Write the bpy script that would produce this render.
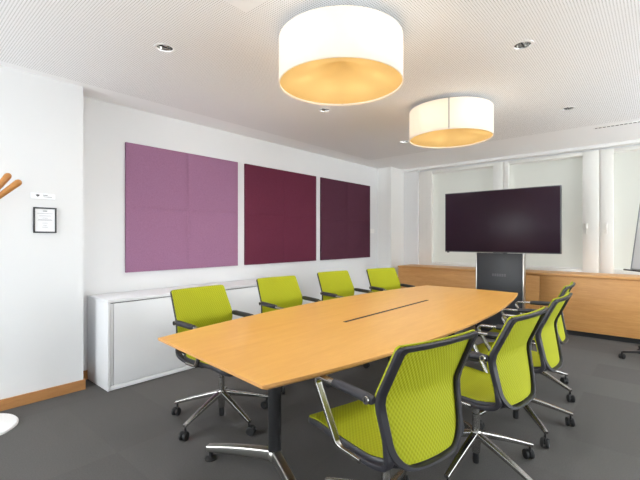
import bpy, bmesh, math, random
from mathutils import Vector, Matrix
from math import sin, cos, pi, radians

for o in list(bpy.data.objects):
    bpy.data.objects.remove(o)
S = bpy.context.scene
COL = S.collection

# ------------------------------------------------------------------ camera, sky, lights, exposure
YAW = 0.7149
cam_data = bpy.data.cameras.new('camera')
cam_data.sensor_fit = 'HORIZONTAL'
cam_data.sensor_width = 36.0
cam_data.lens = 393.34 / 640 * 36.0
cam_data.shift_y = -1.3 / 640
cam_data.clip_start = 0.05
cam = bpy.data.objects.new('camera', cam_data)
COL.objects.link(cam)
cam.location = (0, 0, 1.3)
cam.rotation_euler = (pi / 2, 0, YAW)
S.camera = cam

w = bpy.data.worlds.new('daylight')
S.world = w
w.use_nodes = True
w.node_tree.nodes['Background'].inputs[0].default_value = (0.96, 0.98, 1.0, 1)
w.node_tree.nodes['Background'].inputs[1].default_value = 1.55

def area_light(name, loc, rot, sx, sy, power, color=(1, 1, 1)):
    d = bpy.data.lights.new(name, 'AREA')
    d.shape = 'RECTANGLE'
    d.size, d.size_y = sx, sy
    d.energy = power
    d.color = color
    o = bpy.data.objects.new(name, d)
    o.location = loc
    o.rotation_euler = rot
    COL.objects.link(o)
    return o

# added fill lights out of view; the walls on these sides have no windows
FILL_TINT = (0.93, 0.98, 1.0)
area_light('fill_right', (4.2, 4.3, 1.4), (0, radians(-105), 0), 2.2, 4.2, 350, FILL_TINT)
area_light('fill_upward', (1.9, 3.6, 0.5), (0, radians(-172), 0), 2.6, 5.0, 64, FILL_TINT)  # added low fill, aimed up to brighten the ceiling
area_light('fill_behind', (2.2, -2.9, 1.45), (radians(112), 0, 0), 3.6, 2.0, 48, FILL_TINT)
area_light('fill_behind', (-2.6, -3.2, 1.45), (radians(104), 0, 0), 2.0, 2.0, 140, FILL_TINT)
area_light('fill_behind', (-1.6, -2.3, 0.6), (radians(158), 0, 0), 4.2, 2.0, 26, FILL_TINT)  # added low fill, tilted up at the near ceiling

S.cycles.max_bounces = 16
S.cycles.diffuse_bounces = 10
S.view_settings.view_transform = 'Standard'
S.view_settings.look = 'None'
S.view_settings.exposure = 0.04
S.view_settings.gamma = 1.0
S.view_settings.use_curve_mapping = False

# ------------------------------------------------------------------ materials
def lin(c):
    return tuple((x / 255 / 12.92) if x / 255 <= 0.04045 else ((x / 255 + 0.055) / 1.055) ** 2.4 for x in c)

def mat(name, rgb, rough=0.6, metal=0.0, spec=0.5, coat=0.0):
    m = bpy.data.materials.new(name)
    m.use_nodes = True
    b = m.node_tree.nodes['Principled BSDF']
    b.inputs['Base Color'].default_value = (*lin(rgb), 1)
    b.inputs['Roughness'].default_value = rough
    b.inputs['Metallic'].default_value = metal
    b.inputs['Specular IOR Level'].default_value = spec
    b.inputs['Coat Weight'].default_value = coat
    return m

class NT:
    def __init__(self, m):
        self.t = m.node_tree
        self.b = self.t.nodes['Principled BSDF']
    def n(self, kind, **kw):
        x = self.t.nodes.new(kind)
        for k, v in kw.items():
            setattr(x, k, v)
        return x
    def l(self, a, b):
        self.t.links.new(a, b)
    def math(self, op, a, b=None):
        x = self.n('ShaderNodeMath', operation=op)
        for i, v in enumerate((a, b)):
            if v is None:
                continue
            if isinstance(v, (int, float)):
                x.inputs[i].default_value = v
            else:
                self.l(v, x.inputs[i])
        return x.outputs[0]
    def coord(self, scale=(1, 1, 1), what='Object'):
        c = self.n('ShaderNodeTexCoord')
        mp = self.n('ShaderNodeMapping')
        mp.inputs['Scale'].default_value = scale
        self.l(c.outputs[what], mp.inputs['Vector'])
        return mp.outputs['Vector']
    def noise(self, vec, scale, detail=3, rough=0.5):
        x = self.n('ShaderNodeTexNoise')
        x.inputs['Scale'].default_value = scale
        x.inputs['Detail'].default_value = detail
        x.inputs['Roughness'].default_value = rough
        self.l(vec, x.inputs['Vector'])
        return x.outputs['Fac']
    def ramp(self, fac, stops):
        x = self.n('ShaderNodeValToRGB')
        e = x.color_ramp.elements
        while len(e) < len(stops):
            e.new(0.5)
        for i, (p, c) in enumerate(stops):
            e[i].position = p
            e[i].color = (*lin(c), 1)
        self.l(fac, x.inputs['Fac'])
        return x.outputs['Color']
    def bump(self, h, strength, dist):
        x = self.n('ShaderNodeBump')
        x.inputs['Strength'].default_value = strength
        x.inputs['Distance'].default_value = dist
        self.l(h, x.inputs['Height'])
        self.l(x.outputs['Normal'], self.b.inputs['Normal'])

def wood(name, dark, light, stretch, rough=0.4, fine=1.0):
    m = mat(name, light, rough)
    k = NT(m)
    v = k.coord(stretch)
    a = k.noise(v, 2.0, 5, 0.6)
    b = k.noise(v, 11.0 * fine, 3, 0.6)
    f = k.math('ADD', k.math('MULTIPLY', a, 0.6), k.math('MULTIPLY', b, 0.4))
    k.l(k.ramp(f, [(0.3, dark), (0.7, light)]), k.b.inputs['Base Color'])
    return m

M = {}
M['wall'] = mat('white_plaster', (226, 227, 228), 0.85, spec=0.2)
k = NT(M['wall'])
k.bump(k.noise(k.coord(), 180, 2), 0.08, 0.002)
M['trim'] = mat('white_paint', (238, 238, 236), 0.5)
M['frame_white'] = mat('window_white', (232, 231, 226), 0.45)
M['table'] = wood('beech_veneer', (212, 155, 72), (226, 173, 90), (9, 0.9, 9), 0.34)
M['table_edge'] = mat('beech_edge', (206, 152, 88), 0.5)
M['oak'] = wood('oak_veneer', (196, 138, 76), (222, 168, 104), (0.8, 9, 9), 0.42)
M['oak_base'] = wood('oak_skirting', (168, 116, 66), (188, 136, 84), (2, 2, 14), 0.45)
M['peg'] = wood('beech_peg', (172, 112, 52), (194, 136, 72), (6, 6, 6), 0.4)
M['charcoal'] = mat('charcoal_plastic', (38, 37, 43), 0.45)
M['black'] = mat('black_plastic', (26, 26, 28), 0.45)
M['caster'] = mat('caster_rubber', (24, 24, 25), 0.55)
M['chrome'] = mat('polished_aluminium', (178, 176, 173), 0.27, 1.0)
M['satin'] = mat('satin_aluminium', (196, 194, 190), 0.3, 1.0)
M['cabinet'] = mat('white_lacquer', (226, 227, 229), 0.4)
M['groove'] = mat('dark_gap', (40, 40, 42), 0.8)
M['screen'] = mat('dark_screen', (44, 30, 41), 0.3, spec=0.12)
M['bezel'] = mat('bezel_grey', (92, 94, 96), 0.35, 0.6)
M['stand'] = mat('anthracite_panel', (52, 54, 58), 0.45)
M['badge'] = mat('badge_grey', (92, 92, 95), 0.5)
M['paper'] = mat('white_paper', (236, 237, 240), 0.6)
M['ink'] = mat('grey_ink', (150, 154, 160), 0.7)
M['darkink'] = mat('dark_ink', (84, 86, 92), 0.7)
M['blackframe'] = mat('black_picture_frame', (40, 42, 46), 0.4)
M['whitemetal'] = mat('white_powder_coat', (240, 240, 240), 0.35)
M['board'] = mat('whiteboard', (238, 240, 243), 0.2)
M['greymetal'] = mat('grey_metal', (150, 153, 158), 0.35, 0.7)
M['vent'] = mat('vent_grey', (176, 176, 176), 0.6)
M['reflector'] = mat('downlight_reflector', (196, 194, 190), 0.18, 1.0)

# carpet tiles
m = mat('carpet_tiles', (88, 86, 84), 0.95, spec=0.1)
k = NT(m)
v = k.coord()
sp = k.n('ShaderNodeSeparateXYZ'); k.l(v, sp.inputs[0])
cb = k.n('ShaderNodeCombineXYZ')
k.l(k.math('FLOOR', k.math('MULTIPLY', sp.outputs[0], 2.0)), cb.inputs[0])
k.l(k.math('FLOOR', k.math('MULTIPLY', sp.outputs[1], 2.0)), cb.inputs[1])
wn = k.n('ShaderNodeTexWhiteNoise'); wn.noise_dimensions = '2D'
k.l(cb.outputs[0], wn.inputs['Vector'])
n1 = k.noise(v, 130, 2, 0.7)
n2 = k.noise(v, 420, 1, 0.5)
f = k.math('ADD', k.math('MULTIPLY', wn.outputs['Value'], 0.13), k.math('ADD', k.math('MULTIPLY', n1, 0.5), k.math('MULTIPLY', n2, 0.3)))
k.l(k.ramp(f, [(0.1, (74, 72, 71)), (0.8, (110, 108, 106))]), k.b.inputs['Base Color'])
k.bump(n2, 0.5, 0.003)
M['carpet'] = m

# ceiling: white board perforated with a grid of small holes
m = mat('perforated_ceiling', (232, 232, 233), 0.9, spec=0.1)
k = NT(m)
v = k.coord()
sp = k.n('ShaderNodeSeparateXYZ'); k.l(v, sp.inputs[0])
PITCH = 0.015
def cell(s):
    return k.math('SUBTRACT', k.math('FRACT', k.math('MULTIPLY', s, 1 / PITCH)), 0.5)
cx_, cy_ = cell(sp.outputs[0]), cell(sp.outputs[1])
r2 = k.math('ADD', k.math('MULTIPLY', cx_, cx_), k.math('MULTIPLY', cy_, cy_))
hole = k.math('LESS_THAN', r2, 0.06)
inside = k.math('MULTIPLY', k.math('GREATER_THAN', sp.outputs[0], -3.68), k.math('LESS_THAN', sp.outputs[1], 5.5))
ax_ = k.math('ABSOLUTE', k.math('SUBTRACT', sp.outputs[0], -1.55))
ay_ = k.math('ABSOLUTE', k.math('SUBTRACT', sp.outputs[1], 1.17))
clear = k.math('GREATER_THAN', k.math('MAXIMUM', ax_, ay_), 0.27)
hole = k.math('MULTIPLY', k.math('MULTIPLY', hole, inside), clear)
mx = k.n('ShaderNodeMix', data_type='RGBA')
mx.inputs[6].default_value = (*lin((246, 246, 247)), 1)
mx.inputs[7].default_value = (*lin((190, 189, 188)), 1)
k.l(hole, mx.inputs[0])
k.l(mx.outputs[2], k.b.inputs['Base Color'])
M['ceiling'] = m

# woven chair mesh
def weave(name, a, b, sx, sy):
    m = mat(name, b, 0.75, spec=0.25)
    k = NT(m)
    v = k.coord()
    sp = k.n('ShaderNodeSeparateXYZ'); k.l(v, sp.inputs[0])
    def st(s, p):
        return k.math('SINE', k.math('MULTIPLY', s, 2 * pi / p))
    q = k.math('MULTIPLY', st(sp.outputs[1], sx), st(sp.outputs[sy[0]], sy[1]))
    h = k.math('ADD', k.math('MULTIPLY', q, 0.5), 0.5)
    k.l(k.ramp(h, [(0.1, a), (0.75, b)]), k.b.inputs['Base Color'])
    k.bump(h, 0.5, 0.004)
    return m
M['green_back'] = weave('lime_mesh_back', (146, 150, 14), (166, 170, 28), 0.017, (2, 0.024))
M['green_seat'] = weave('lime_mesh_seat', (146, 150, 14), (166, 170, 28), 0.017, (0, 0.022))

def felt(name, rgb, rgb2):
    m = mat(name, rgb, 0.95, spec=0.1)
    k = NT(m)
    n = k.noise(k.coord(), 90, 3, 0.7)
    k.l(k.ramp(n, [(0.3, rgb), (0.7, rgb2)]), k.b.inputs['Base Color'])
    k.bump(n, 0.3, 0.004)
    return m
M['lilac'] = felt('lilac_felt', (147, 105, 134), (158, 116, 145))
M['burgundy'] = felt('burgundy_felt', (96, 42, 60), (104, 49, 68))
M['plum'] = felt('plum_felt', (80, 45, 60), (90, 53, 68))

def translucent(name, rgb, trans, rough=0.8, weave_amp=0.0):
    m = bpy.data.materials.new(name)
    m.use_nodes = True
    t = m.node_tree
    t.nodes.clear()
    out = t.nodes.new('ShaderNodeOutputMaterial')
    d = t.nodes.new('ShaderNodeBsdfDiffuse'); d.inputs[0].default_value = (*lin(rgb), 1)
    tr = t.nodes.new('ShaderNodeBsdfTranslucent'); tr.inputs[0].default_value = (*lin(rgb), 1)
    mix = t.nodes.new('ShaderNodeMixShader'); mix.inputs[0].default_value = trans
    t.links.new(d.outputs[0], mix.inputs[1]); t.links.new(tr.outputs[0], mix.inputs[2])
    t.links.new(mix.outputs[0], out.inputs[0])
    return m
M['blind'] = translucent('blind_fabric', (234, 235, 226), 0.45)
M['shade'] = translucent('lampshade_fabric', (250, 245, 236), 0.42)
M['diffuser'] = translucent('gold_diffuser', (240, 208, 142), 0.36)
m = bpy.data.materials.new('window_glass')
m.use_nodes = True
b = m.node_tree.nodes['Principled BSDF']
b.inputs['Transmission Weight'].default_value = 1.0
b.inputs['Roughness'].default_value = 0.0
b.inputs['IOR'].default_value = 1.45
M['glass'] = m

# ------------------------------------------------------------------ mesh helpers
def obj(name, bm, material, parent=None, smooth=True, angle=40):
    bmesh.ops.recalc_face_normals(bm, faces=bm.faces)
    me = bpy.data.meshes.new(name)
    bm.to_mesh(me); bm.free()
    if smooth:
        for p in me.polygons:
            p.use_smooth = True
        try:
            me.set_sharp_from_angle(angle=radians(angle))
        except Exception:
            pass
    for mm in (material if isinstance(material, (list, tuple)) else [material]):
        me.materials.append(mm)
    o = bpy.data.objects.new(name, me)
    COL.objects.link(o)
    if parent is not None:
        o.parent = parent
    return o

def thing(name, label, cat, loc=(0, 0, 0), rotz=0, group=None):
    o = bpy.data.objects.new(name, None)
    o.empty_display_size = 0.1
    COL.objects.link(o)
    o.location = loc
    o.rotation_euler = (0, 0, rotz)
    o['label'] = label; o['category'] = cat
    if group: o['group'] = group
    return o

def tag(o, label, cat, group=None):
    o['label'] = label; o['category'] = cat
    if group: o['group'] = group
    return o

def struct(name, bm, material, parent=None, smooth=False):
    o = obj(name, bm, material, parent, smooth)
    if parent is None:
        o['kind'] = 'structure'
    return o

def BM():
    return bmesh.new()

def box(bm, x0, x1, y0, y1, z0, z1, bevel=0.0, seg=2):
    vs = [bm.verts.new((x, y, z)) for x in (x0, x1) for y in (y0, y1) for z in (z0, z1)]
    idx = [(0, 1, 3, 2), (4, 6, 7, 5), (0, 4, 5, 1), (2, 3, 7, 6), (0, 2, 6, 4), (1, 5, 7, 3)]
    fs = [bm.faces.new([vs[i] for i in f]) for f in idx]
    if bevel > 0:
        es = {e for f in fs for e in f.edges}
        bmesh.ops.bevel(bm, geom=list(es), offset=bevel, segments=seg, affect='EDGES', profile=0.5)
    return bm

def lathe(bm, prof, seg=24, loc=(0, 0, 0), axis='z', close=False):
    """prof: list of (radius, height); a zero radius makes a pole."""
    rings = []
    for r, z in prof:
        if r <= 1e-6:
            p = [(0, 0, z)]
        else:
            p = [(r * cos(2 * pi * i / seg), r * sin(2 * pi * i / seg), z) for i in range(seg)]
        ring = []
        for (x, y, zz) in p:
            if axis == 'x': q = (zz, x, y)
            elif axis == 'y': q = (y, zz, x)
            else: q = (x, y, zz)
            ring.append(bm.verts.new((q[0] + loc[0], q[1] + loc[1], q[2] + loc[2])))
        rings.append(ring)
    for a, b in zip(rings, rings[1:]):
        for i in range(seg):
            j = (i + 1) % seg
            if len(a) == 1 and len(b) > 1: bm.faces.new((a[0], b[i], b[j]))
            elif len(b) == 1 and len(a) > 1: bm.faces.new((a[i], a[j], b[0]))
            elif len(a) > 1 and len(b) > 1: bm.faces.new((a[i], a[j], b[j], b[i]))
    return bm

def smooth_path(pts, n=6, r=0.35):
    """round the inner corners of a polyline with quadratic arcs."""
    P = [Vector(p) for p in pts]
    out = [P[0]]
    for i in range(1, len(P) - 1):
        a, b, c = P[i - 1], P[i], P[i + 1]
        d = min(r, 0.48 * (a - b).length, 0.48 * (c - b).length)
        s = b + (a - b).normalized() * d
        e = b + (c - b).normalized() * d
        for q in range(n + 1):
            t = q / n
            out.append(s * (1 - t) ** 2 + b * 2 * t * (1 - t) + e * t * t)
    out.append(P[-1])
    return out

def sweep(bm, pts, section, side=Vector((0, 1, 0)), scale=None, cap=True):
    """sweep a closed 2-D section (a along `side`, b across) along a polyline."""
    P = [Vector(p) for p in pts]
    rings = []
    for i, p in enumerate(P):
        t = ((P[min(i + 1, len(P) - 1)] - P[max(i - 1, 0)])).normalized()
        s = (side - t * side.dot(t)).normalized()
        b = t.cross(s)
        k_ = scale[i] if scale else 1.0
        ka, kb = (k_ if isinstance(k_, tuple) else (k_, k_))
        rings.append([bm.verts.new(p + s * (u * ka) + b * (v * kb)) for u, v in section])
    n = len(section)
    for a, b in zip(rings, rings[1:]):
        for i in range(n):
            j = (i + 1) % n
            bm.faces.new((a[i], a[j], b[j], b[i]))
    if cap:
        bm.faces.new(rings[0][::-1]); bm.faces.new(rings[-1])
    return bm

def ellipse(a, b, n=12):
    return [(a * cos(2 * pi * i / n), b * sin(2 * pi * i / n)) for i in range(n)]

def rrect(a, b, r, n=3):
    out = []
    for cx, cy, st in ((a - r, b - r, 0), (-a + r, b - r, 90), (-a + r, -b + r, 180), (a - r, -b + r, 270)):
        for q in range(n + 1):
            t = radians(st + 90 * q / n)
            out.append((cx + r * cos(t), cy + r * sin(t)))
    return out

def children_of(o):
    return list(o.children)

def copy_tree(o, parent=None):
    c = o.copy()
    COL.objects.link(c)
    if parent is not None:
        c.parent = parent
    for ch in list(o.children):
        copy_tree(ch, c)
    return c

# ------------------------------------------------------------------ the room shell
XL, XN, YB, ZC = -4.017, -3.77, 6.70, 2.61      # recessed left wall, near left wall, back wall, ceiling
YJ, YP, XP = 1.225, 6.26, -3.72                  # jog, corner pillar
X1, Y0 = 4.5, -3.4

b = BM(); box(b, XL - 0.2, X1, Y0, YB + 0.35, -0.12, 0.0)
struct('floor', b, M['carpet'])

downlights = [(-2.575, 1.342), (-2.59, 3.05), (-2.62, 4.75), (-0.71, 2.909), (-0.71, 4.62)]
DR = 0.055
b = BM()
xs = sorted({XL - 0.2, X1, *[round(x + s * 0.1, 4) for x, y in downlights for s in (-1, 1)]})
ys = sorted({Y0, YB + 0.1, *[round(y + s * 0.1, 4) for x, y in downlights for s in (-1, 1)]})
grid = {}
def gv(x, y):
    if (x, y) not in grid: grid[(x, y)] = b.verts.new((x, y, ZC))
    return grid[(x, y)]
for i in range(len(xs) - 1):
    for j in range(len(ys) - 1):
        hole_at = None
        for (x, y) in downlights:
            if xs[i] - 1e-4 <= x - 0.02 and x + 0.02 <= xs[i + 1] + 1e-4 and ys[j] - 1e-4 <= y - 0.02 and y + 0.02 <= ys[j + 1] + 1e-4:
                hole_at = (x, y)
        q = [gv(xs[i], ys[j]), gv(xs[i + 1], ys[j]), gv(xs[i + 1], ys[j + 1]), gv(xs[i], ys[j + 1])]
        if not hole_at:
            b.faces.new(q)
        else:
            x, y = hole_at
            ring = [b.verts.new((x + DR * cos(2 * pi * t / 24), y + DR * sin(2 * pi * t / 24), ZC)) for t in range(24)]
            cs = [q[2], q[3], q[0], q[1]]                     # corners at 45, 135, 225, 315 degrees
            for n_ in range(4):
                base = 3 + 6 * n_
                c = cs[n_]
                for t in range(base - 3, base + 3):
                    b.faces.new((c, ring[t % 24], ring[(t + 1) % 24]))
                b.faces.new((c, ring[(base + 3) % 24], cs[(n_ + 1) % 4]))
top = [b.verts.new(p) for p in ((XL - 0.2, Y0, ZC + 0.2), (X1, Y0, ZC + 0.2), (X1, YB + 0.35, ZC + 0.2), (XL - 0.2, YB + 0.35, ZC + 0.2))]
b.faces.new(top)
struct('ceiling', b, M['ceiling'])

b = BM(); box(b, XL - 0.2, XL, YJ - 0.02, YB + 0.35, 0, ZC); struct('wall_left', b, M['wall'])
b = BM(); box(b, XL - 0.2, XN, Y0, YJ, 0, ZC); struct('wall_entrance', b, M['wall'])
b = BM(); box(b, XL, XP, YP, YB + 0.3, 0, ZC, 0.012); struct('wall_corner', b, M['trim'])

YW = 6.78                                         # plane of the window frames
wins = [(-3.42, -1.93), (-1.93, -0.66), (-0.66, 0.95)]
ZS, ZH = 0.80, 2.545
b = BM()
box(b, XP, X1, YB + 0.02, YB + 0.35, 0, ZS)                    # below the windows
box(b, XP, X1, YW, YB + 0.35, ZH, ZC)                          # lintel
box(b, XP, wins[0][0], YB + 0.02, YB + 0.35, ZS, ZC, 0.01)     # pier beside the corner
box(b, wins[2][1], X1, YB + 0.02, YB + 0.35, ZS, ZC)
struct('wall_back', b, M['wall'])
b = BM(); box(b, XP, X1, 6.655, 6.735, ZC - 0.045, ZC, 0.006)
struct('trim_1', b, M['trim'])

for i, (x0, x1) in enumerate(wins):
    b = BM()
    L_, R_ = (0.25, 0.15) if i == 0 else ((0.07, 0.185) if i == 1 else (0.15, 0.1))
    yf0, yf1 = YW - 0.03, YW + 0.05
    box(b, x0, x0 + L_, yf0, yf1, ZS, ZH, 0.008)
    box(b, x1 - R_, x1, yf0, yf1, ZS, ZH, 0.008)
    box(b, x0 + L_, x1 - R_, yf0, yf1, ZH - 0.05, ZH, 0.006)
    box(b, x0 + L_, x1 - R_, yf0, yf1, ZS, ZS + 0.06, 0.006)
    # thin rebate line of the opening sash
    if i == 0: box(b, x0 + 0.14, x0 + L_ + 0.012, yf0 - 0.006, yf0 + 0.01, ZS, ZH, 0.004)
    if i > 0: box(b, x0 + 0.012, x0 + L_ + 0.012, yf0 - 0.006, yf0 + 0.01, ZS, ZH, 0.004)
    if i < 2: box(b, x1 - R_ - 0.012, x1 - 0.012, yf0 - 0.006, yf0 + 0.01, ZS, ZH, 0.004)
    wo = struct('window_%d' % (i + 1), b, M['frame_white'], smooth=True)
    wo['kind'] = 'structure'
    b = BM(); box(b, x0 + L_ - 0.005, x1 - R_ + 0.005, YW + 0.10, YW + 0.11, ZS, ZH)
    obj('pane', b, M['glass'], wo, smooth=False)
    hx = {0: None, 1: x1 - 0.15, 2: x0 + 0.085}[i]
    if hx is not None:
        b = BM()
        box(b, hx - 0.014, hx + 0.014, yf0 - 0.022, yf0 - 0.012, 1.44, 1.52, 0.004)
        box(b, hx - 0.009, hx + 0.009, yf0 - 0.05, yf0 - 0.034, 1.37, 1.50, 0.005)
        box(b, hx - 0.008, hx + 0.008, yf0 - 0.04, yf0 - 0.015, 1.47, 1.49, 0.003)
        obj('window_handle', b, M['frame_white'], wo)
    # roller blind drawn down in front of the pane
    bl = thing('roller_blind', ['pale roller blind drawn down in the window left of and behind the screen',
                                'pale roller blind drawn down in the window directly behind the screen',
                                'pale roller blind drawn down in the window behind the flipchart'][i], 'blind',
               ((x0 + L_ + x1 - R_) / 2, YW + 0.055, ZS + 0.06), 0, 'window blinds')
    hw = (x1 - R_ - x0 - L_) / 2 + 0.03
    b = BM()
    nz = 12
    H_ = ZH - 0.02 - ZS - 0.06
    rows = [[b.verts.new((x, 0.004 * sin(q * 0.8), H_ * q / nz)) for x in (-hw, hw)] for q in range(nz + 1)]
    for r0, r1 in zip(rows, rows[1:]):
        b.faces.new((r0[0], r0[1], r1[1], r1[0]))
    obj('cloth', b, M['blind'], bl)
    b = BM(); box(b, -hw, hw, -0.008, 0.008, 0.0, 0.022, 0.004); obj('bottom_bar', b, M['frame_white'], bl)
    b = BM(); lathe(b, [(0, -hw), (0.022, -hw), (0.022, hw), (0, hw)], 16, (0, 0.012, H_ - 0.024), 'x'); obj('roller', b, M['frame_white'], bl)

b = BM(); box(b, X1, X1 + 0.2, Y0, YB + 0.35, 0, ZC); struct('wall_right', b, M['wall'])
b = BM(); box(b, XL - 0.2, X1 + 0.2, Y0 - 0.2, Y0, 0, ZC); struct('wall_behind', b, M['wall'])

# baseboards
b = BM(); box(b, XN, XN + 0.014, Y0, YJ + 0.014, 0, 0.085, 0.002); box(b, XL, XN, YJ, YJ + 0.014, 0, 0.085, 0.002)
struct('baseboard_entrance', b, M['oak_base'])
b = BM(); box(b, XL, XL + 0.014, YJ + 0.014, YP, 0, 0.085, 0.002)
struct('baseboard_left', b, M['oak_base'])

# ------------------------------------------------------------------ ceiling fittings
def spot(x, y):
    d = bpy.data.lights.new('downlight_beam', 'SPOT')
    d.energy = 40
    d.spot_size = radians(150)
    d.spot_blend = 1.0
    d.shadow_soft_size = 0.05
    o = bpy.data.objects.new('downlight_beam', d)
    o.location = (x, y, 2.603)
    COL.objects.link(o)
    return o
spot(-0.71, 1.2)  # extra spot out of view, added for its light; no fitting here
for i, (x, y) in enumerate(downlights[:5]):
    spot(x, y)
    lab = ['round recessed downlight above the lilac panel, nearest the entrance wall',
           'round recessed downlight just beyond the larger drum lamp, towards the panels',
           'round recessed downlight left of the farther drum lamp, above the last wall chair',
           'round recessed downlight right of the drum lamps, in the perforated ceiling near the camera',
           'round recessed downlight in front of the screen, near the slot vent'][i]
    t = thing('downlight', lab, 'ceiling light', (x, y, ZC), 0, 'recessed downlights')
    b = BM(); lathe(b, [(DR - 0.003, 0.004), (DR - 0.003, -0.003), (DR + 0.012, -0.004), (DR + 0.016, 0.0), (DR + 0.016, 0.0005)], 32)
    obj('trim_ring', b, M['whitemetal'], t)
    b = BM(); lathe(b, [(DR - 0.002, 0.0), (DR - 0.008, 0.03), (0.036, 0.065), (0.02, 0.085), (0, 0.086)], 32)
    obj('reflector', b, M['reflector'], t)
    b = BM(); lathe(b, [(0, 0.012), (0.012, 0.013), (0.015, 0.02), (0.014, 0.05), (0.01, 0.083)], 16)
    obj('bulb', b, M['board'], t)
    b = BM(); box(b, -0.005, 0.005, -DR + 0.006, DR - 0.006, 0.004, 0.009, 0.001); obj('crossbar', b, M['black'], t)

t = thing('ceiling_vent', 'square grey perforated vent set flush in the ceiling before the larger lamp', 'vent', (-1.55, 1.17, ZC))
b = BM(); box(b, -0.16, 0.16, -0.16, 0.16, -0.004, 0.0, 0.001); obj('plate', b, M['vent'], t)
b = BM()
for sx in (-1, 1):
    box(b, *(sorted((sx * 0.16, sx * 0.185))), -0.185, 0.185, -0.008, 0.0, 0.002)
    box(b, -0.16, 0.16, *(sorted((sx * 0.16, sx * 0.185))), -0.008, 0.0, 0.002)
obj('rim', b, M['whitemetal'], t)

t = thing('slot_vent', 'narrow white slot vent in the ceiling near the windows', 'vent', (-0.385, 5.655, ZC))
b = BM()
box(b, -0.22, 0.22, -0.035, -0.012, -0.006, 0.0, 0.001); box(b, -0.22, 0.22, 0.012, 0.035, -0.006, 0, 0.001)
for q in range(12):
    x = -0.22 + 0.44 * q / 11
    box(b, x - 0.005, x + 0.005, -0.014, 0.014, -0.009, 0, 0)
obj('rim', b, M['whitemetal'], t)
b = BM(); box(b, -0.21, 0.21, -0.011, 0.011, -0.0075, -0.0005); obj('slot', b, M['groove'], t)

def drum_lamp(x, y, label, turn):
    R_, H_, z0 = 0.395, 0.28, 2.29
    t = thing('drum_lamp', label, 'ceiling lamp', (x, y, z0), turn, 'drum lamps above the table')
    b = BM()
    lathe(b, [(R_, 0), (R_, H_ * 0.33), (R_, H_ * 0.66), (R_, H_)], 72)
    obj('lamp_shade', b, M['shade'], t, angle=60)
    b = BM()
    lathe(b, [(R_ - 0.006, -0.002), (R_ + 0.002, -0.003), (R_ + 0.003, 0.008), (R_ - 0.003, 0.009), (R_ - 0.006, -0.002)], 72)
    obj('bottom_rim', b, M['shade'], t)
    b = BM()
    box(b, R_ - 0.001, R_ + 0.0025, -0.006, 0.006, 0.0, H_, 0.0005)
    obj('seam', b, M['vent'], t)
    b = BM()
    lathe(b, [(0, 0.165), (0.03, 0.155), (0.10, 0.115), (0.20, 0.062), (0.30, 0.03), (R_ - 0.004, 0.012)], 72)
    obj('diffuser', b, M['diffuser'], t)
    b = BM()
    lathe(b, [(0, H_ + 0.035), (0.13, H_ + 0.035), (0.13, H_ + 0.015), (0.12, H_ + 0.005), (0, H_ + 0.005)], 40)
    for q in range(3):
        a = q * 2 * pi / 3
        sweep(b, [(0.1 * cos(a), 0.1 * sin(a), H_ + 0.012), ((R_ - 0.002) * cos(a), (R_ - 0.002) * sin(a), H_ - 0.006)], ellipse(0.004, 0.004, 8), Vector((0, 0, 1)))
    lathe(b, [(0, H_ - 0.004), (R_ - 0.002, H_ - 0.004), (R_ - 0.002, H_ - 0.001), (0, H_ - 0.001)], 72)
    obj('ceiling_rose', b, M['whitemetal'], t)
    for q in range(6):
        a = q * 2 * pi / 6 + 0.5
        px, py = 0.225 * cos(a), 0.225 * sin(a)
        b = BM()
        lathe(b, [(0, 0.17), (0.012, 0.172), (0.02, 0.182), (0.022, 0.195), (0.016, 0.215), (0.013, 0.225), (0.013, H_ - 0.002), (0, H_ - 0.002)], 16, (px, py, 0))
        obj('bulb', b, M['board'], t)
        d = bpy.data.lights.new('bulb_light', 'POINT')
        d.energy = LAMP_W
        d.shadow_soft_size = 0.03
        d.color = (1.0, 0.99, 0.97)
        o = bpy.data.objects.new('bulb_light', d)
        o.location = (px * 1.2, py * 1.2, 0.15)
        COL.objects.link(o); o.parent = t
    return t

LAMP_W = 0.38
drum_lamp(-1.56, 2.0, 'large cream drum lamp with gold underside, nearer of the two above the table', 2.2)
drum_lamp(-1.585, 3.80, 'cream drum lamp with gold underside, farther of the two and towards the screen', radians(-69))

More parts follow.
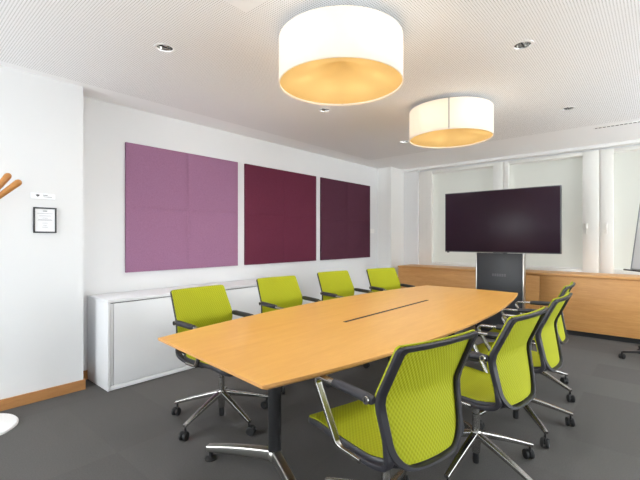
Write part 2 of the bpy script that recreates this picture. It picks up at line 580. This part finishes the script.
# ------------------------------------------------------------------ wall panels and wall fittings
Wp, Gp, Yp, Zb, Zt = 1.3576, 0.1175, 1.6776, 0.9651, 2.2549
for i, (mk, lab) in enumerate((('lilac', 'square lilac acoustic felt panel, first of the three on the long wall'),
                               ('burgundy', 'square burgundy acoustic felt panel, middle of the three on the long wall'),
                               ('plum', 'square dark plum acoustic felt panel, last of the three and nearest the corner'))):
    b = BM()
    N = 48
    g = 0.006
    def hgt(u, v):
        uu, vv = (u * 2) % 1.0, (v * 2) % 1.0
        d = min(uu, 1 - uu, vv, 1 - vv)
        return 0.030 + 0.018 * min(1, d * 2) - (0.005 if d < 1e-6 else 0)
    rows = []
    for a in range(N + 1):
        rows.append([b.verts.new((hgt(a / N, c / N), Wp * a / N - Wp / 2, (Zt - Zb) * c / N)) for c in range(N + 1)])
    for a in range(N):
        for c in range(N):
            b.faces.new((rows[a][c], rows[a + 1][c], rows[a + 1][c + 1], rows[a][c + 1]))
    loop = [rows[a][0] for a in range(N)] + [rows[N][c] for c in range(N)] + [rows[a][N] for a in range(N, 0, -1)] + [rows[0][c] for c in range(N, 0, -1)]
    back = [b.verts.new((0, v_.co.y, v_.co.z)) for v_ in loop]
    for q in range(len(loop)):
        r = (q + 1) % len(loop)
        b.faces.new((loop[q], back[q], back[r], loop[r]))
    b.faces.new(back)
    o = obj('acoustic_panel', b, M[mk], None, smooth=True, angle=12)
    o.location = (XL + 0.001, Yp + i * (Wp + Gp) + Wp / 2, Zb)
    tag(o, lab, 'wall panel', 'acoustic panels on the long wall')

t = thing('notice_frame', 'small black framed notice sheet on the near white wall', 'picture frame', (XN, 0.944, 1.347))
b = BM()
for (y0, y1, z0, z1) in ((-0.079, 0.079, 0, 0.011), (-0.079, 0.079, 0.194, 0.205), (-0.079, -0.068, 0.011, 0.194), (0.068, 0.079, 0.011, 0.194)):
    box(b, 0, 0.016, y0, y1, z0, z1, 0.002)
obj('frame', b, M['blackframe'], t)
b = BM(); box(b, 0.001, 0.008, -0.069, 0.069, 0.01, 0.195); sheet = obj('sheet', b, M['paper'], t, smooth=False)
b = BM()
rng = random.Random(3)
box(b, 0.008, 0.0086, -0.014, 0.014, 0.172, 0.180)
for (z, hw_) in ((0.155, 0.052), (0.136, 0.04), (0.118, 0.018), (0.106, 0.046), (0.100, 0.05), (0.078, 0.018), (0.06, 0.012), (0.045, 0.02)):
    box(b, 0.008, 0.0086, -hw_, hw_, z, z + 0.0022)
obj('print', b, M['ink'], sheet, smooth=False)

t = thing('wall_sign', 'narrow white sign with tiny grey symbol and print above the framed notice', 'sign', (XN, 0.932, 1.618))
b = BM(); box(b, 0, 0.006, -0.085, 0.085, 0, 0.05, 0.002)
pl = obj('plate', b, M['board'], t)
b = BM()
vs = [b.verts.new((0.0064, y, z)) for y, z in ((-0.052, 0.032), (-0.037, 0.017), (-0.022, 0.032), (-0.037, 0.038))]
b.faces.new(vs)
box(b, 0.006, 0.0064, -0.046, -0.028, 0.026, 0.034)
obj('symbol', b, M['darkink'], pl, smooth=False)
b = BM()
box(b, 0.006, 0.0064, 0.0, 0.03, 0.030, 0.0345); box(b, 0.006, 0.0064, 0.0, 0.06, 0.018, 0.0215)
obj('print', b, M['darkink'], pl, smooth=False)

t = thing('wall_switch', 'small white switch plate on the long wall right of the plum panel', 'switch', (XL, 6.07, 1.44))
b = BM(); box(b, 0, 0.01, -0.08, 0.08, -0.04, 0.04, 0.003); obj('plate', b, M['trim'], t)
b = BM(); box(b, 0.008, 0.016, -0.06, -0.005, -0.025, 0.025, 0.002); obj('rocker', b, M['trim'], t)
b = BM(); box(b, 0.008, 0.016, 0.005, 0.06, -0.025, 0.025, 0.002); obj('rocker', b, M['trim'], t)

# ------------------------------------------------------------------ coat stand
cx, cy = -3.512, 0.475
t = thing('coat_stand', 'white coat stand with wooden pegs and a round base beside the entrance wall', 'coat stand', (cx, cy, 0))
b = BM(); lathe(b, [(0, 0), (0.24, 0), (0.24, 0.008), (0.233, 0.016), (0.05, 0.022), (0, 0.022)], 64); obj('base', b, M['whitemetal'], t)
b = BM(); lathe(b, [(0.02, 0.02), (0.02, 1.60), (0.027, 1.605), (0.027, 1.50)][:2] + [(0, 1.60)], 20); obj('pole', b, M['whitemetal'], t)
b = BM(); lathe(b, [(0, 1.42), (0.03, 1.43), (0.036, 1.45), (0.036, 1.54), (0.03, 1.56), (0, 1.57)], 24); obj('head', b, M['whitemetal'], t)
for (dx, dy, dz) in PEGS if 'PEGS' in globals() else ((0.067, 0.245, 0.245), (0.0, 0.195, 0.295), (-0.16, 0.06, 0.24), (-0.08, -0.2, 0.24), (0.12, -0.2, 0.24), (0.22, 0.02, 0.24)):
    b = BM()
    p0 = Vector((0.03 * dx, 0.03 * dy, 1.47)); p1 = Vector((dx, dy, 1.47 + dz))
    us = [q / 10 * 0.92 for q in range(11)] + [0.94, 0.96, 0.975, 0.988, 0.996, 1.0]
    pts = [p0.lerp(p1, u) for u in us]
    sc = []
    for u in us:
        r = 0.0135 + 0.0105 * u ** 1.3
        if u > 0.92: r *= math.sqrt(max(0.01, 1 - ((u - 0.92) / 0.08) ** 2))
        sc.append(r)
    sweep(b, pts, ellipse(1, 1, 14), Vector((0, 0, 1)), sc)
    obj('peg', b, M['peg'], t)

# ------------------------------------------------------------------ white cabinet
CX0, CX1, CY0, CY1, CH = XL + 0.016, -3.535, 1.335, 3.36, 0.778
t = thing('cabinet', 'long low white sideboard cabinet against the wall below the felt panels', 'cabinet', (CX0, CY0, 0))
W_, D_ = CY1 - CY0, CX1 - CX0
b = BM()
box(b, 0, D_ - 0.024, 0.018, W_ - 0.018, 0.03, CH - 0.03)
obj('body', b, M['groove'], t, smooth=False)
b = BM(); box(b, 0, D_, 0, 0.022, 0.005, CH - 0.026, 0.002); obj('side_panel', b, M['cabinet'], t)
b = BM(); box(b, 0, D_, W_ - 0.022, W_, 0.005, CH - 0.026, 0.002); obj('side_panel', b, M['cabinet'], t)
b = BM(); box(b, 0, D_, 0.0, W_, CH - 0.026, CH, 0.003); obj('top', b, M['cabinet'], t)
b = BM(); box(b, 0, D_, 0.022, W_ - 0.022, 0.006, 0.04, 0.002); obj('bottom_panel', b, M['cabinet'], t)
b = BM(); box(b, 0.02, D_ - 0.03, 0.02, W_ - 0.02, 0.0, 0.007); obj('plinth', b, M['groove'], t, smooth=False)
hz0, hz1 = 0.046, CH - 0.034
b = BM(); box(b, D_ - 0.024, D_ - 0.004, 0.0245, 0.046, hz0, hz1, 0.002); obj('filler_strip', b, M['cabinet'], t)
b = BM(); box(b, D_ - 0.024, D_ - 0.004, 0.050, W_ / 2 + 0.15, hz0, hz1, 0.002); obj('door', b, M['cabinet'], t)
b = BM(); box(b, D_ - 0.024, D_ - 0.004, W_ / 2 + 0.156, W_ - 0.028, hz0, hz1, 0.002); obj('door', b, M['cabinet'], t)

# ------------------------------------------------------------------ oak sideboard below the windows
YO = 6.20
t = thing('sideboard', 'long oak veneered low sideboard below the windows, behind the screen', 'sideboard', (-3.54, YO, 0))
OW = 4.5
b = BM(); box(b, -0.005, OW, -0.006, YB + 0.015 - YO, 0.79, 0.82, 0.003); obj('worktop', b, M['oak'], t)
b = BM(); box(b, 0.02, OW, 0.02, 0.44, 0.07, 0.79); obj('body', b, M['oak'], t, smooth=False)
b = BM(); box(b, 0.0, 2.245, 0.0, 0.02, 0.07, 0.778, 0.002); obj('front_panel', b, M['oak'], t)
b = BM(); box(b, 2.248, OW, 0.0, 0.02, 0.07, 0.778, 0.002); obj('front_panel', b, M['oak'], t)
b = BM(); box(b, 0.0, 0.02, 0.02, 0.44, 0.07, 0.79, 0.002); obj('side_panel', b, M['oak'], t)
b = BM(); box(b, 0.03, OW, 0.05, 0.42, 0.0, 0.07); obj('plinth', b, M['groove'], t, smooth=False)

# ------------------------------------------------------------------ television and its stand
TX, TY = -1.628, 5.45
t = thing('television', 'large dark flat screen on a stand in front of the windows', 'television', (TX, TY, 1.115))
b = BM(); box(b, -0.722, 0.722, 0.0, 0.05, 0.0, 0.83, 0.004); obj('case', b, M['bezel'], t)
b = BM(); box(b, -0.711, 0.711, -0.0025, 0.004, 0.013, 0.82, 0.001); obj('screen', b, M['screen'], t)
b = BM(); box(b, -0.06, 0.06, -0.004, 0.01, -0.012, 0.002, 0.003); obj('sensor_bar', b, M['bezel'], t)
b = BM(); box(b, -0.3, 0.3, 0.045, 0.085, 0.12, 0.6, 0.01); obj('back_housing', b, M['black'], t)
b = BM(); box(b, -0.035, -0.005, 0.0, 0.02, -0.012, 0.002, 0.002); 
bmesh.ops.translate(b, verts=b.verts, vec=(-0.66, 0, 0)); obj('foot_tab', b, M['black'], t)

t = thing('screen_stand', 'anthracite panel stand carrying the large screen', 'screen stand', (TX, TY + 0.14, 0))
b = BM(); box(b, -0.288, 0.286, -0.10, -0.04, 0.10, 1.108, 0.004); fp = obj('front_panel', b, M['stand'], t)
b = BM()
for q in range(6):
    x = -0.085 + q * 0.03
    box(b, x, x + 0.021, -0.1012, -0.099, 0.80 + 0.0, 0.835, 0.001)
obj('badge', b, M['badge'], fp)
b = BM(); box(b, 0.288, 0.306, -0.105, -0.03, 0.08, 1.108, 0.003); obj('edge_profile', b, M['satin'], t)
b = BM(); box(b, -0.306, -0.29, -0.09, -0.03, 0.08, 1.108, 0.003); obj('edge_profile', b, M['satin'], t)
b = BM(); box(b, -0.08, 0.08, -0.04, -0.006, 0.1, 1.6, 0.004); obj('column', b, M['black'], t)
b = BM(); box(b, -0.4, 0.4, -0.3, 0.3, 0.012, 0.05, 0.008); box(b, -0.31, 0.31, -0.1, -0.02, 0.045, 0.12, 0.006); obj('base', b, M['black'], t)
for sx in (-1, 1):
    for sy in (-1, 1):
        b = BM(); lathe(b, [(0, 0), (0.03, 0), (0.03, 0.012), (0, 0.013)], 20, (sx * 0.36, sy * 0.26, 0)); obj('foot', b, M['caster'], t)

# ------------------------------------------------------------------ flipchart
t = thing('flipchart', 'white flipchart board on a wheeled black base in front of the sideboard', 'flipchart', (0.0, 5.45, 0))
na = radians(35)
nrm = Vector((-cos(na), -sin(na), 0)); lef = Vector((-sin(na), cos(na), 0))
lean = radians(7.5)
upv = (Vector((0, 0, 1)) * cos(lean) - nrm * sin(lean)).normalized()
fn = nrm * cos(lean) + Vector((0, 0, 1)) * sin(lean)
org = Vector((-0.26, 5.70, 0.95)) - Vector((0.0, 5.45, 0)) - lef * 0.345
R3 = Matrix((lef, fn, upv)).transposed().to_4x4()
R3.translation = org
def board_box(name, material, *a, bevel=0.002):
    b = BM(); box(b, *a, bevel); bmesh.ops.transform(b, matrix=R3, verts=b.verts); return obj(name, b, material, t)
board_box('board', M['board'], -0.335, 0.335, -0.012, 0.004, 0.01, 1.0)
b = BM()
for a in ((-0.345, -0.333, -0.014, 0.01, 0.0, 1.01), (0.333, 0.345, -0.014, 0.01, 0.0, 1.01), (-0.333, 0.333, -0.014, 0.01, 0.998, 1.01), (-0.333, 0.333, -0.014, 0.01, 0.0, 0.012)):
    box(b, *a, 0.002)
bmesh.ops.transform(b, matrix=R3, verts=b.verts); obj('frame', b, M['greymetal'], t)
board_box('pen_tray', M['charcoal'], -0.345, 0.36, -0.005, 0.075, -0.018, -0.002, bevel=0.004)
board_box('paper_clamp', M['greymetal'], -0.335, 0.335, 0.005, 0.025, 0.93, 0.985, bevel=0.004)
topz = org + upv * 0.25 - fn * 0.02
b = BM(); sweep(b, [(0, 0, 0.12), (topz.x * 0.9, topz.y * 0.9, 0.9), tuple(org + upv * 0.55 - fn * 0.016)], ellipse(0.02, 0.02, 14), Vector((1, 0.1, 0)))
obj('pole', b, M['greymetal'], t)
b = BM(); lathe(b, [(0, 0.08), (0.045, 0.08), (0.045, 0.13), (0.03, 0.15), (0, 0.15)], 24); obj('hub', b, M['black'], t)
a0 = math.atan2(5.36 - 5.45, -0.322 - 0.0)
for q in range(5):
    a = a0 + q * 2 * pi / 5
    b = BM(); sweep(b, [(0.03 * cos(a), 0.03 * sin(a), 0.11), (0.335 * cos(a), 0.335 * sin(a), 0.078)], rrect(0.018, 0.012, 0.006), Vector((-sin(a), cos(a), 0)), [1.2, 0.9])
    obj('base_leg', b, M['black'], t)
    b = BM()
    for s in (-1, 1):
        lathe(b, [(0, -0.009), (0.025, -0.009), (0.028, -0.005), (0.028, 0.005), (0.025, 0.009), (0, 0.009)], 20, (0, s * 0.014, 0.028), 'y')
    lathe(b, [(0, 0.03), (0.008, 0.03), (0.008, 0.08), (0, 0.08)], 10)
    bmesh.ops.transform(b, matrix=Matrix.Translation((0.335 * cos(a), 0.335 * sin(a), 0)) @ Matrix.Rotation(a + 0.9, 4, 'Z'), verts=b.verts)
    obj('caster', b, M['caster'], t)

# ------------------------------------------------------------------ conference table
TZ, TH = 0.735, 0.026
tc = Vector((-1.640, 2.73, 0))
table = thing('conference_table', 'long boat-shaped beech conference table in the middle of the room', 'table', tc)
def edge_half(y):                      # boat shape: y in [-1,1]
    return 0.69 - 0.18 * abs(y) ** 2.0
NN = 40
out = []
for q in range(NN + 1):               # right side, near to far
    s = -1 + 2 * q / NN
    out.append((edge_half(s) - (0.028 * s ** 4 if s < 0 else 0), s * 1.72 + (-0.015 if s < 0 else 0.0) * abs(s)))
for q in range(1, 8):                 # far end, right to left
    u = 1 - 2 * q / 8
    out.append((0.51 * u, 1.72 + 0.03 * (1 - u * u)))
for q in range(NN + 1):
    s = 1 - 2 * q / NN
    out.append((-edge_half(s) - (0.015 * s ** 4 if s < 0 else 0), s * 1.72 + (0.075 if s < 0 else 0.0) * abs(s)))
cxo, cyo = 0, 0
b = BM()
def ring(zz, inset):
    r = []
    for (x, y) in out:
        l_ = math.hypot(x, y)
        f_ = 1 - inset / l_ if l_ else 1
        r.append(b.verts.new((x * f_, y * f_, zz)))
    return r
r0 = ring(TZ - TH, 0.030); r1 = ring(TZ - TH + 0.012, 0.002); r2_ = ring(TZ - 0.002, 0.0); r3 = ring(TZ, 0.002)
for A, B in ((r0, r1), (r1, r2_), (r2_, r3)):
    for q in range(len(A)):
        r = (q + 1) % len(A)
        f = b.faces.new((A[q], A[r], B[r], B[q]))
        f.material_index = 1
b.faces.new(r3); f = b.faces.new(r0[::-1]); f.material_index = 1
obj('tabletop', b, [M['table'], M['table_edge']], table, angle=25)
b = BM(); box(b, 0.004, 0.030, -0.61, 0.65, TZ - 0.004, TZ + 0.0012, 0.0005); obj('cable_slot', b, M['groove'], table, smooth=False)
b = BM(); box(b, -0.2, 0.2, -1.25, 1.3, 0.672, TZ - TH + 0.001, 0.004); 
box(b, -0.35, 0.35, -1.30, -1.2, 0.685, TZ - TH + 0.001, 0.003); box(b, -0.35, 0.35, 1.2, 1.3, 0.685, TZ - TH + 0.001, 0.003)
obj('underframe', b, M['black'], table)
for sgn in (-1, 1):
    py = sgn * 1.23
    b = BM(); lathe(b, [(0, 0.11), (0.036, 0.112), (0.037, 0.12), (0.037, 0.69), (0, 0.69)], 32, (0, py, 0)); leg = obj('leg', b, M['black'], table)
    b = BM(); lathe(b, [(0, 0.068), (0.038, 0.068), (0.042, 0.085), (0.042, 0.105), (0.036, 0.116), (0, 0.116)], 32, (0, py, 0)); obj('leg_collar', b, M['satin'], leg)
    for sx in (-1, 1):
        d = Vector((sx * 0.385, sgn * 0.175, 0))
        n = 12
        pts = []; sc = []
        for q in range(n + 1):
            u = q / n
            pts.append((d.x * (0.02 + 0.98 * u), py + d.y * (0.02 + 0.98 * u), 0.092 - 0.028 * u * u))
            sc.append((1.0 - 0.12 * u, 1.0 - 0.38 * u))
        b = BM(); sweep(b, pts, rrect(0.025, 0.030, 0.011), Vector((-d.y, d.x, 0)).normalized(), sc)
        fo = obj('foot_arm', b, M['satin'], leg)
        b = BM(); lathe(b, [(0, 0), (0.036, 0), (0.036, 0.008), (0.026, 0.016), (0.012, 0.018), (0.012, 0.045), (0, 0.045)], 24, (d.x * 0.96, py + d.y * 0.96, 0))
        obj('foot_pad', b, M['caster'], leg)
# cable sleeve hanging from the slot to the floor
b = BM(); sweep(b, smooth_path([(0.05, -0.1, 0.68), (-0.02, 0.0, 0.45), (0.0, 0.06, 0.2), (0.10, 0.02, 0.02)], 8, 0.2), ellipse(0.016, 0.016, 12), Vector((1, 0, 0)))
obj('cable_sleeve', b, M['black'], table)

# ------------------------------------------------------------------ swivel chairs
def lerp(a, b_, t_): return a + (b_ - a) * t_
T_ = (-0.290, 0.464 / 2, 0.925); P_ = (-0.182, 0.494 / 2, 0.70); B_ = (-0.228, 0.425 / 2, 0.450)
def back_prof(v):
    """edge profile of the backrest: x, half width, z, bow for v in 0..1 (bend at v = 0.5)."""
    def piece(v):
        if v < 0.5:
            t_ = v / 0.5; a, c = B_, P_
        else:
            t_ = (v - 0.5) / 0.5; a, c = P_, T_
        return Vector((lerp(a[0], c[0], t_), lerp(a[1], c[1], t_), lerp(a[2], c[2], t_)))
    h_ = 0.055
    acc = Vector((0, 0, 0)); n_ = 9
    for q in range(n_):
        acc += piece(min(1.2, max(-0.2, v + h_ * (2 * q / (n_ - 1) - 1))))
    x, hw_, z = acc / n_
    bow = 0.032 - 0.010 * v
    return x, hw_, z, bow
def back_pt(u, v, off=0.0):
    x, hw_, z, bow = back_prof(v)
    sag = 0.012 * max(0, 1 - v * 4) ** 1.0
    e = 1 - abs(u) ** 2.2
    return Vector((x - bow * e + off, hw_ * u, z - sag * e))
SX0, SX1 = -0.205, 0.325
def seat_pt(u, w_, off=0.0):
    """u across -1..1, w_ rear to front 0..1."""
    x = lerp(SX0, SX1, w_)
    hw_ = lerp(0.205, 0.232, min(1, w_ * 1.6))
    z = 0.450 + 0.026 * w_ + 0.03 * max(0, 0.18 - w_) / 0.18 * 0.6 - 0.035 * max(0, (w_ - 0.72) / 0.28) ** 2
    e = 1 - abs(u) ** 2.5
    z -= 0.016 * e * (1 - 0.4 * w_)
    return Vector((x - (0.035 * e if w_ < 0.2 else 0) * (1 - w_ / 0.2) + 0.012 * e * w_, hw_ * u, z + off))

def rr_loop(u1, v0, v1, ru, rv, rub=None, rvb=None, n=8, m_=10):
    """rounded rectangle loop in (u, v); same count for any size."""
    L_ = []
    rub = rub or ru
    rvb = rvb or rv
    def arc(cu, cv, s, a_, b_):
        for q in range(n + 1):
            t_ = radians(s + 90 * q / n)
            L_.append((cu + a_ * cos(t_), cv + b_ * sin(t_)))
    def line(a, c):
        for q in range(1, m_):
            t_ = q / m_
            L_.append((lerp(a[0], c[0], t_), lerp(a[1], c[1], t_)))
    arc(u1 - ru, v1 - rv, 0, ru, rv); line((u1 - ru, v1), (-u1 + ru, v1))
    arc(-u1 + ru, v1 - rv, 90, ru, rv); line((-u1, v1 - rv), (-u1, v0 + rvb))
    arc(-u1 + rub, v0 + rvb, 180, rub, rvb); line((-u1 + rub, v0), (u1 - rub, v0))
    arc(u1 - rub, v0 + rvb, 270, rub, rvb); line((u1, v0 + rvb), (u1, v1 - rv))
    return L_

def band(bm, lo, li, fn, d0, d1, direction):
    """closed band between an outer and an inner loop on the surface fn, from depth d0 to d1 along direction."""
    sec = ((0, 0.25), (0.12, 0.0), (0.88, 0.0), (1, 0.25), (1, 0.75), (0.85, 1.0), (0.15, 1.0), (0, 0.75))
    rings = []
    for (a, c) in zip(lo, li):
        po, pi_ = fn(*a), fn(*c)
        rings.append([bm.verts.new(po.lerp(pi_, s) + direction * lerp(d0, d1, q)) for s, q in sec])
    n = len(sec)
    for i in range(len(rings)):
        A, B = rings[i], rings[(i + 1) % len(rings)]
        for q in range(n):
            r = (q + 1) % n
            bm.faces.new((A[q], A[r], B[r], B[q]))

def patch(bm, loop, fn, thick, direction, cu=0.0, cv=0.5, K=9):
    """filled, thick surface patch inside a loop in (u, v)."""
    for side in (0, 1):
        rings = []
        for k_ in range(K):
            f_ = 1 - k_ / K
            if side == 1 and k_ == 0: f_ = 1
            rings.append([bm.verts.new(fn(cu + (a - cu) * f_, cv + (c - cv) * f_) + direction * (thick * side)) for a, c in loop])
        cen = bm.verts.new(fn(cu, cv) + direction * (thick * side))
        for A, B in zip(rings, rings[1:]):
            for q in range(len(A)):
                r = (q + 1) % len(A)
                bm.faces.new((A[q], A[r], B[r], B[q]))
        for q in range(len(loop)):
            bm.faces.new((rings[-1][q], rings[-1][(q + 1) % len(loop)], cen))
        if side == 0: first = rings[0]
        else:
            for q in range(len(loop)):
                r = (q + 1) % len(loop)
                bm.faces.new((first[q], first[r], rings[0][r], rings[0][q]))

XD = Vector((1, 0, 0)); ZD = Vector((0, 0, 1))
def make_chair():
    t = thing('swivel_chair', '', 'chair')
    # backrest: green mesh stretched in front of a dark frame
    b = BM(); patch(b, rr_loop(0.985, 0.03, 1.0, 0.07, 0.035, 0.42, 0.18), back_pt, 0.010, XD); obj('backrest', b, M['green_back'], t, angle=50)
    b = BM()
    band(b, rr_loop(1.0, 0.0, 0.99, 0.09, 0.04, 0.44, 0.19), rr_loop(0.85, 0.022, 0.94, 0.08, 0.05, 0.40, 0.18), back_pt, 0.004, -0.020, XD)
    obj('back_frame', b, M['charcoal'], t)
    # seat
    b = BM(); patch(b, rr_loop(0.95, 0.05, 1.0, 0.22, 0.14), lambda u, v: seat_pt(u, v), 0.012, ZD); obj('seat', b, M['green_seat'], t, angle=50)
    b = BM()
    band(b, rr_loop(1.0, 0.0, 1.0, 0.26, 0.16), rr_loop(0.87, 0.07, 0.95, 0.26, 0.16), lambda u, v: seat_pt(u, v), 0.008, -0.020, ZD)
    for s in (-1, 1):
        pts = smooth_path([tuple(back_pt(s * 0.93, 0.30, -0.004)), (-0.232, s * 0.207, 0.462), (-0.150, s * 0.204, 0.436), (0.02, s * 0.212, 0.436)], 8, 0.07)
        sweep(b, pts, rrect(0.019, 0.012, 0.007), Vector((0, 1, 0)), [0.55] + [1.0] * (len(pts) - 1))
    obj('seat_frame', b, M['charcoal'], t)
    b = BM()
    box(b, -0.12, 0.13, -0.085, 0.085, 0.385, 0.425, 0.012)
    for s in (-1, 1):
        sweep(b, [(0.0, s * 0.06, 0.405), (0.02, s * 0.2, 0.428)], rrect(0.03, 0.009, 0.004), Vector((1, 0, 0)))
    obj('seat_mechanism', b, M['black'], t)
    # armrests
    for s in (1, -1):
        b = BM()
        pts = smooth_path([(0.02, s * 0.252, 0.704), (0.154, s * 0.251, 0.699), (0.172, s * 0.251, 0.676), (0.045, s * 0.238, 0.452), (0.02, s * 0.231, 0.440), (-0.09, s * 0.222, 0.434)], 6, 0.05)
        sweep(b, pts, rrect(0.0150, 0.0085, 0.004), Vector((0, 1, 0)))
        arm = obj('armrest', b, M['chrome'], t)
        b = BM()
        pts = [(-0.192, s * 0.253, 0.708), (-0.186, s * 0.253, 0.708), (-0.15, s * 0.253, 0.708), (0.0, s * 0.252, 0.7045), (0.045, s * 0.252, 0.703), (0.048, s * 0.252, 0.703)]
        sweep(b, pts, ellipse(0.0195, 0.0185, 14), Vector((0, 1, 0)), [0.6, 0.9, 1.05, 1.0, 0.92, 0.75])
        obj('sleeve', b, M['charcoal'], arm)
        b = BM()
        lathe(b, [(0.008, -0.002), (0.008, 0.004), (0.0145, 0.004), (0.0155, -0.002)], 18, (-0.172, s * 0.2725 if s > 0 else -0.2745, 0.708), 'y')
        obj('pivot_ring', b, M['chrome'], arm)
    # column and five-star base
    b = BM(); lathe(b, [(0, 0.02), (0.017, 0.02), (0.019, 0.03), (0.019, 0.085), (0, 0.085)], 20); obj('column_cap', b, M['black'], t)
    b = BM(); lathe(b, [(0.0, 0.2), (0.021, 0.2), (0.021, 0.30), (0.017, 0.302), (0.017, 0.39), (0, 0.39)], 24); obj('gas_column', b, M['chrome'], t)
    b = BM(); lathe(b, [(0, 0.08), (0.022, 0.08), (0.026, 0.13), (0.032, 0.165), (0.032, 0.195), (0.026, 0.205), (0, 0.206)], 24); base = obj('base', b, M['chrome'], t)
    for q in range(5):
        a = BASE_A + q * 2 * pi / 5
        b = BM()
        n = 8
        pts = []; sc = []
        for i in range(n + 1):
            u = i / n
            r = 0.02 + 0.335 * u
            pts.append((r * cos(a), r * sin(a), 0.184 - 0.096 * u + 0.003 * sin(pi * u)))
            sc.append((1.0 - 0.35 * u, 1.0 - 0.42 * u))
        sweep(b, pts, rrect(0.0200, 0.0165, 0.007), Vector((-sin(a), cos(a), 0)), sc)
        obj('base_leg', b, M['chrome'], base)
        spin = a + (0.6, 2.2, -0.7, 1.5, 0.2)[q]
        X_ = Matrix.Translation((0.345 * cos(a), 0.345 * sin(a), 0)) @ Matrix.Rotation(spin, 4, 'Z')
        b = BM()
        lathe(b, [(0, 0.045), (0.007, 0.045), (0.007, 0.092), (0, 0.092)], 10)
        box(b, -0.012, 0.034, -0.006, 0.006, 0.022, 0.056, 0.004)
        bmesh.ops.transform(b, matrix=X_, verts=b.verts)
        cs = obj('caster', b, M['black'], t)
        for s in (-1, 1):
            b = BM()
            lathe(b, [(0, -0.008), (0.024, -0.009), (0.029, -0.005), (0.029, 0.005), (0.025, 0.009), (0, 0.007)], 22, (0.016, s * 0.0155, 0.029), 'y')
            bmesh.ops.transform(b, matrix=X_, verts=b.verts)
            obj('wheel', b, M['caster'], cs)
    return t

BASE_A = 0.0
G1, G2 = 'green chairs along the wall side', 'green chairs along the open side'
spots = [(-2.412, 1.688, 0.03, 'lime green mesh swivel chair below the lilac panel, in front of the white cabinet', G1),
         (-2.560, 2.60, -0.11, 'lime green mesh swivel chair facing the table below the burgundy panel', G1),
         (-2.560, 3.46, -0.15, 'lime green mesh swivel chair facing the table below the plum panel', G1),
         (-2.412, 4.195, -0.279, 'lime green mesh swivel chair at the far wall-side table end, by the corner pillar', G1),
         (-0.918, 1.504, 2.896, 'lime green mesh swivel chair seen from behind, nearest the camera at the near table end', G2),
         (-0.803, 2.288, 3.007, 'lime green mesh swivel chair seen from behind, second from the camera on the open side', G2),
         (-0.786, 3.039, 3.110, 'lime green mesh swivel chair seen from behind, third from the camera on the open side', G2),
         (-0.87, 3.82, 3.18, 'lime green mesh swivel chair mostly hidden, farthest along the open side near the screen', G2)]
proto = make_chair()
for i, (x, y, a, lab, grp) in enumerate(spots):
    c = proto if i == 0 else copy_tree(proto)
    c.location = (x, y, 0)
    c.rotation_euler = (0, 0, a)
    c['label'] = lab; c['group'] = grp
    turn = radians((-6, 14, -20, 30, 12, 22, -9, 11)[i])
    for ch in c.children:
        if ch.name.split('.')[0] in ('base', 'caster'):
            ch.rotation_euler = (0, 0, turn)
